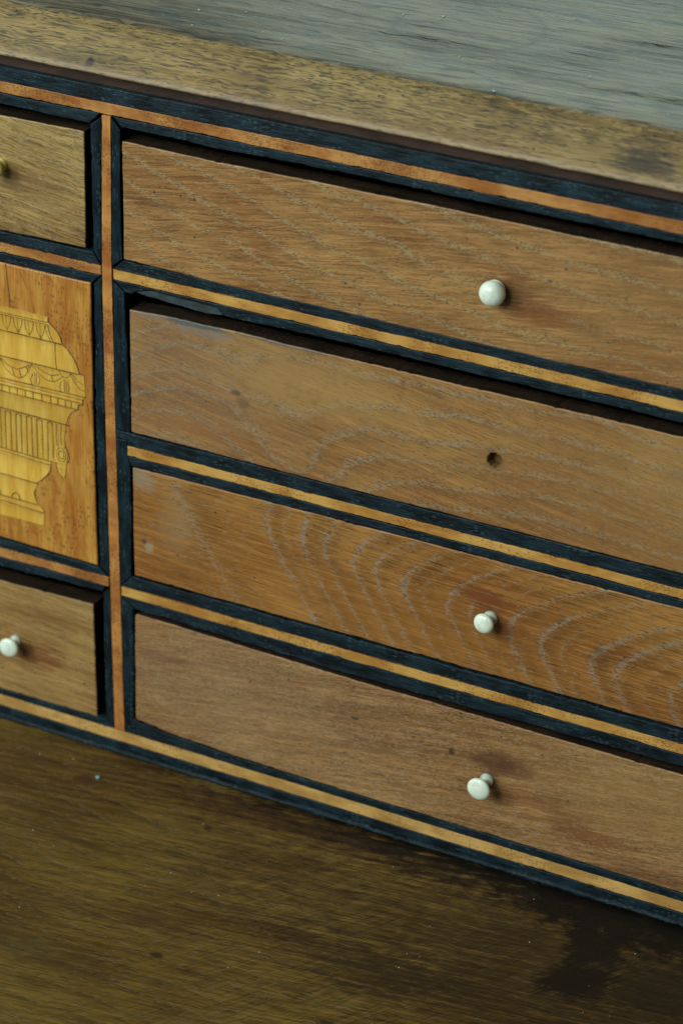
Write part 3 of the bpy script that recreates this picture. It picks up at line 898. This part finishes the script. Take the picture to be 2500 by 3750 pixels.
for pts in ([(-33.3, 231.0), (-33.2, 228.4), (-31.0, 227.2), (-28.5, 225.1), (-26.6, 222.0), (-25.7, 218.8)], [(-26.0, 218.8), (-23.0, 217.0), (-20.1, 213.7), (-17.8, 209.7), (-16.5, 205.4)],
            [(-14.9, 193.0), (-15.2, 189.4), (-17.4, 188.9), (-18.0, 186.3), (-21.5, 184.3)], [(-25.8, 167.2), (-25.5, 164), (-24.4, 162), (-23.8, 159), (-24.6, 156)], [(-31.5, 156.0), (-31.2, 152.0), (-29.8, 149), (-27.6, 147.0)],
            [(-34.6, 152.0), (-34.9, 149.3), (-37.3, 145.9), (-40.4, 142.7), (-42.8, 141.3), (-42.2, 139.6)], [(-43.8, 136.9), (-44.6, 135.1), (-44.2, 132.7), (-42.8, 129.6), (-40.8, 127.9), (-38.9, 125.6)], [(-14.0, 205.2), (-16.6, 205.4)]):
    ribbon(pts, .5, .28, True, SEAM)


def ribbons(name, bucket, mat):
    bm = bmesh.new()
    for pts, w, y in bucket:
        pts = [Vector(p) for p in pts]
        fine = []
        for a, b in zip(pts, pts[1:]):
            k = max(1, int((b - a).length / 2.5))
            fine += [a.lerp(b, j / k) for j in range(k)]
        fine.append(pts[-1])
        L, R = [], []
        for i, p in enumerate(fine):
            t = (fine[min(i + 1, len(fine) - 1)] - fine[max(i - 1, 0)]).normalized()
            nn = Vector((-t.y, t.x))
            ww = w * (.42 + .22 * mnoise.noise(Vector((p.x, p.y, w * 9))))
            p = p + nn * .12 * mnoise.noise(Vector((p.x * .5, p.y * .5, 5)))
            L.append(bm.verts.new((p.x + nn.x * ww, y, p.y + nn.y * ww)))
            R.append(bm.verts.new((p.x - nn.x * ww, y, p.y - nn.y * ww)))
        for i in range(len(fine) - 1):
            bm.faces.new((L[i], L[i + 1], R[i + 1], R[i]))
    for f in bm.faces:
        f.normal_update()
        if f.normal.y > 0:
            f.normal_flip()
    o = link(name, bm, mat, door, FRONT)
    return tag(o, kind='stuff')


ribbons('engraved_lines', ENG, M['engrave'])
ribbons('dark_seams', SEAM, M['seam'])

# ------------------------------------------------------------------ drawers
GRP = 'drawers inside the bureau'


def drawer(label, poly, mat, y0, box, hole=None, rc=.8):
    cx = sum(p[0] for p in poly) / len(poly)
    t = thing('drawer', (cx, 70, min(p[1] for p in poly)), label, 'drawer', GRP)
    slab('drawer_front', poly, y0, y0 + 11, mat, t, .5, .36, 2.0, rc, hole=hole, edge_mat=M['edge'])
    x0, x1, z0, z1 = box
    bm = bmesh.new()
    yA, yB = y0 + 11.1, 140
    out = [(x0, z0), (x1, z0), (x1, z1), (x1 - 5, z1), (x1 - 5, z0 + 5), (x0 + 5, z0 + 5), (x0 + 5, z1), (x0, z1)]
    a = [bm.verts.new((x, yA, z)) for x, z in out]
    b = [bm.verts.new((x, yB, z)) for x, z in out]
    for i in range(len(out)):
        bm.faces.new((a[i], a[(i + 1) % len(out)], b[(i + 1) % len(out)], b[i]))
    bm.faces.new(a)
    bm.faces.new(b)
    link('drawer_box', bm, M['edge'], t, FRONT)
    return t


def knob(t, x, z, y0, kind, tilt=(0, 0), mat='bone', s=1.0):
    ax = (tilt[0], -1, tilt[1])
    if kind == 'ball':
        p = [(0, -3), (3.4, -3), (3.4, 0), (4.2, .2), (4.5, .9), (4.2, 1.5), (3.9, 1.8), (4.9, 2.6), (5.6, 3.8), (5.85, 5.2), (5.6, 6.6), (4.9, 7.9), (3.8, 8.8), (2.4, 9.4), (1.2, 9.65), (0, 9.7)]
    elif kind == 'short':
        p = [(0, -3), (2.4, -3), (2.4, .8), (2.35, 2.2), (2.5, 3.6), (3.3, 4.8), (4.3, 5.5), (4.85, 6.2), (4.95, 6.9), (4.7, 7.6), (3.9, 8.3), (2.7, 8.8), (1.3, 9.05), (0, 9.1)]
    else:
        p = [(0, -3), (2.3, -3), (2.3, 1.2), (2.15, 2.6), (2.3, 4.4), (2.9, 6.0), (4.2, 7.4), (5.4, 8.3), (5.75, 9.0), (5.7, 9.6), (5.1, 10.2), (3.8, 10.8), (2.0, 11.2), (0, 11.3)]
    p = [(r * s, h * s if h > 0 else h) for r, h in p]
    k = lathe('knob', p, (x, y0, z), ax, M[mat], t)
    if kind != 'ball':
        c = [(0, -1), (3.3, -1), (3.5, .2), (3.45, .9), (3.1, 1.4), (2.7, 1.55), (2.2, 1.6), (0, 1.6)]
        lathe('collar', [(r * s, h) for r, h in c], (x, y0, z), ax, M['bone_dull' if mat == 'bone' else mat], k)
    return k


d1 = drawer('long oak drawer with slanting grain and ball-shaped white knob, topmost of the four', [(9.2, 269.9), (60, 268.6), (122, 268.2), (391.5, 268.9), (391.5, 328.6), (122, 328.0), (54, 327.2), (9.3, 327.6)], M['oak_slant'], .25, (12, 389, 270.5, 322))
knob(d1, 197.0, 296.5, .25, 'ball', (.10, -.10))
d2 = drawer('long oak drawer with a knot and an empty round hole where its knob was', [(11.3, 181.8), (122, 181.2), (391.5, 181.6), (391.5, 247.2), (122, 246.5), (60, 246.6), (30, 246.0), (11.6, 245.2)], M['oak_knot'], .3, (14, 389, 182.5, 240), hole=(199.7, 213.9, 3.6))
d3 = drawer('long oak drawer with bold arched grain and small white mushroom knob', [(11.6, 104.3), (122, 104.3), (391.5, 104.2), (391.5, 164.6), (122, 163.7), (11.4, 163.2)], M['oak_arch'], .35, (14, 389, 105.5, 158))
knob(d3, 201.1, 134.2, .35, 'short', (-.05, .02))
d4 = drawer('lowest long oak drawer with plain grain and wide white mushroom knob', [(10.6, 22.4), (30, 20), (80, 18.0), (126, 17.6), (391.5, 17.2), (391.5, 79.6), (233, 80.4), (126, 80.9), (60, 82.2), (11.4, 83.0)], M['oak_plain'], .1, (14, 389, 22.6, 76), rc=1.6)
knob(d4, 202.9, 47.4, .1, 'mush', (0, 0))
d5 = drawer('small yellowish oak drawer with tan knob above the inlaid door', [(-110, 269.7), (-11.4, 270.9), (-10.5, 328.4), (-110, 326.8)], M['oak_yellow'], .3, (-108, -13, 271.5, 323))
knob(d5, -56.2, 303.6, .3, 'short', (0, 0), 'horn', .95)
d6 = drawer('small honey-coloured oak drawer with white knob below the inlaid door', [(-110, 15.8), (-12, 17.0), (-12.4, 81.3), (-110, 79.0)], M['oak_low_left'], .2, (-108, -15, 17.5, 74), rc=.5)
knob(d6, -58.9, 47.6, .2, 'mush', (.12, .03), 'bone', .9)

# ------------------------------------------------------------------ small things lying about
bm = bmesh.new()
bmesh.ops.create_icosphere(bm, subdivisions=2, radius=1.35)
for v in bm.verts:
    v.co = Vector((v.co.x * 1.1 + 4.2, v.co.y - 25.4, max(v.co.z, -.5) * .8 + .35)) + Vector((0, 0, .25)) * mnoise.noise(v.co * 1.3)
ch = link('paint_blob', bm, M['chip'], None, FLAT, True)
tag(ch, 'tiny turquoise paint blob on the writing surface below the upright', 'paint blob')
bm = bmesh.new()
spots = [(103.1, 93.2), (181.9, 23.0), (60, 40), (72, 36), (40, 60), (150, 55), (20, 52), (232, 33), (120, 100), (210, 60), (28, 32)]
for (x, y) in spots:
    k = bmesh.ops.create_icosphere(bm, subdivisions=1, radius=rng.uniform(.35, .7))['verts']
    for v in k:
        v.co = Vector((v.co.x * rng.uniform(.8, 1.5) + x, v.co.y + y, v.co.z * .5 + 376.0))
for _ in range(46):
    x, y = rng.uniform(-40, 320), rng.uniform(-190, -12)
    k = bmesh.ops.create_icosphere(bm, subdivisions=1, radius=rng.uniform(.14, .34))['verts']
    for v in k:
        v.co = Vector((v.co.x + x, v.co.y + y, v.co.z * .6 + .05))
tag(link('dust_specks', bm, M['dust'], None, FLAT), 'pale dust specks scattered over the bureau', 'dust', kind='stuff')
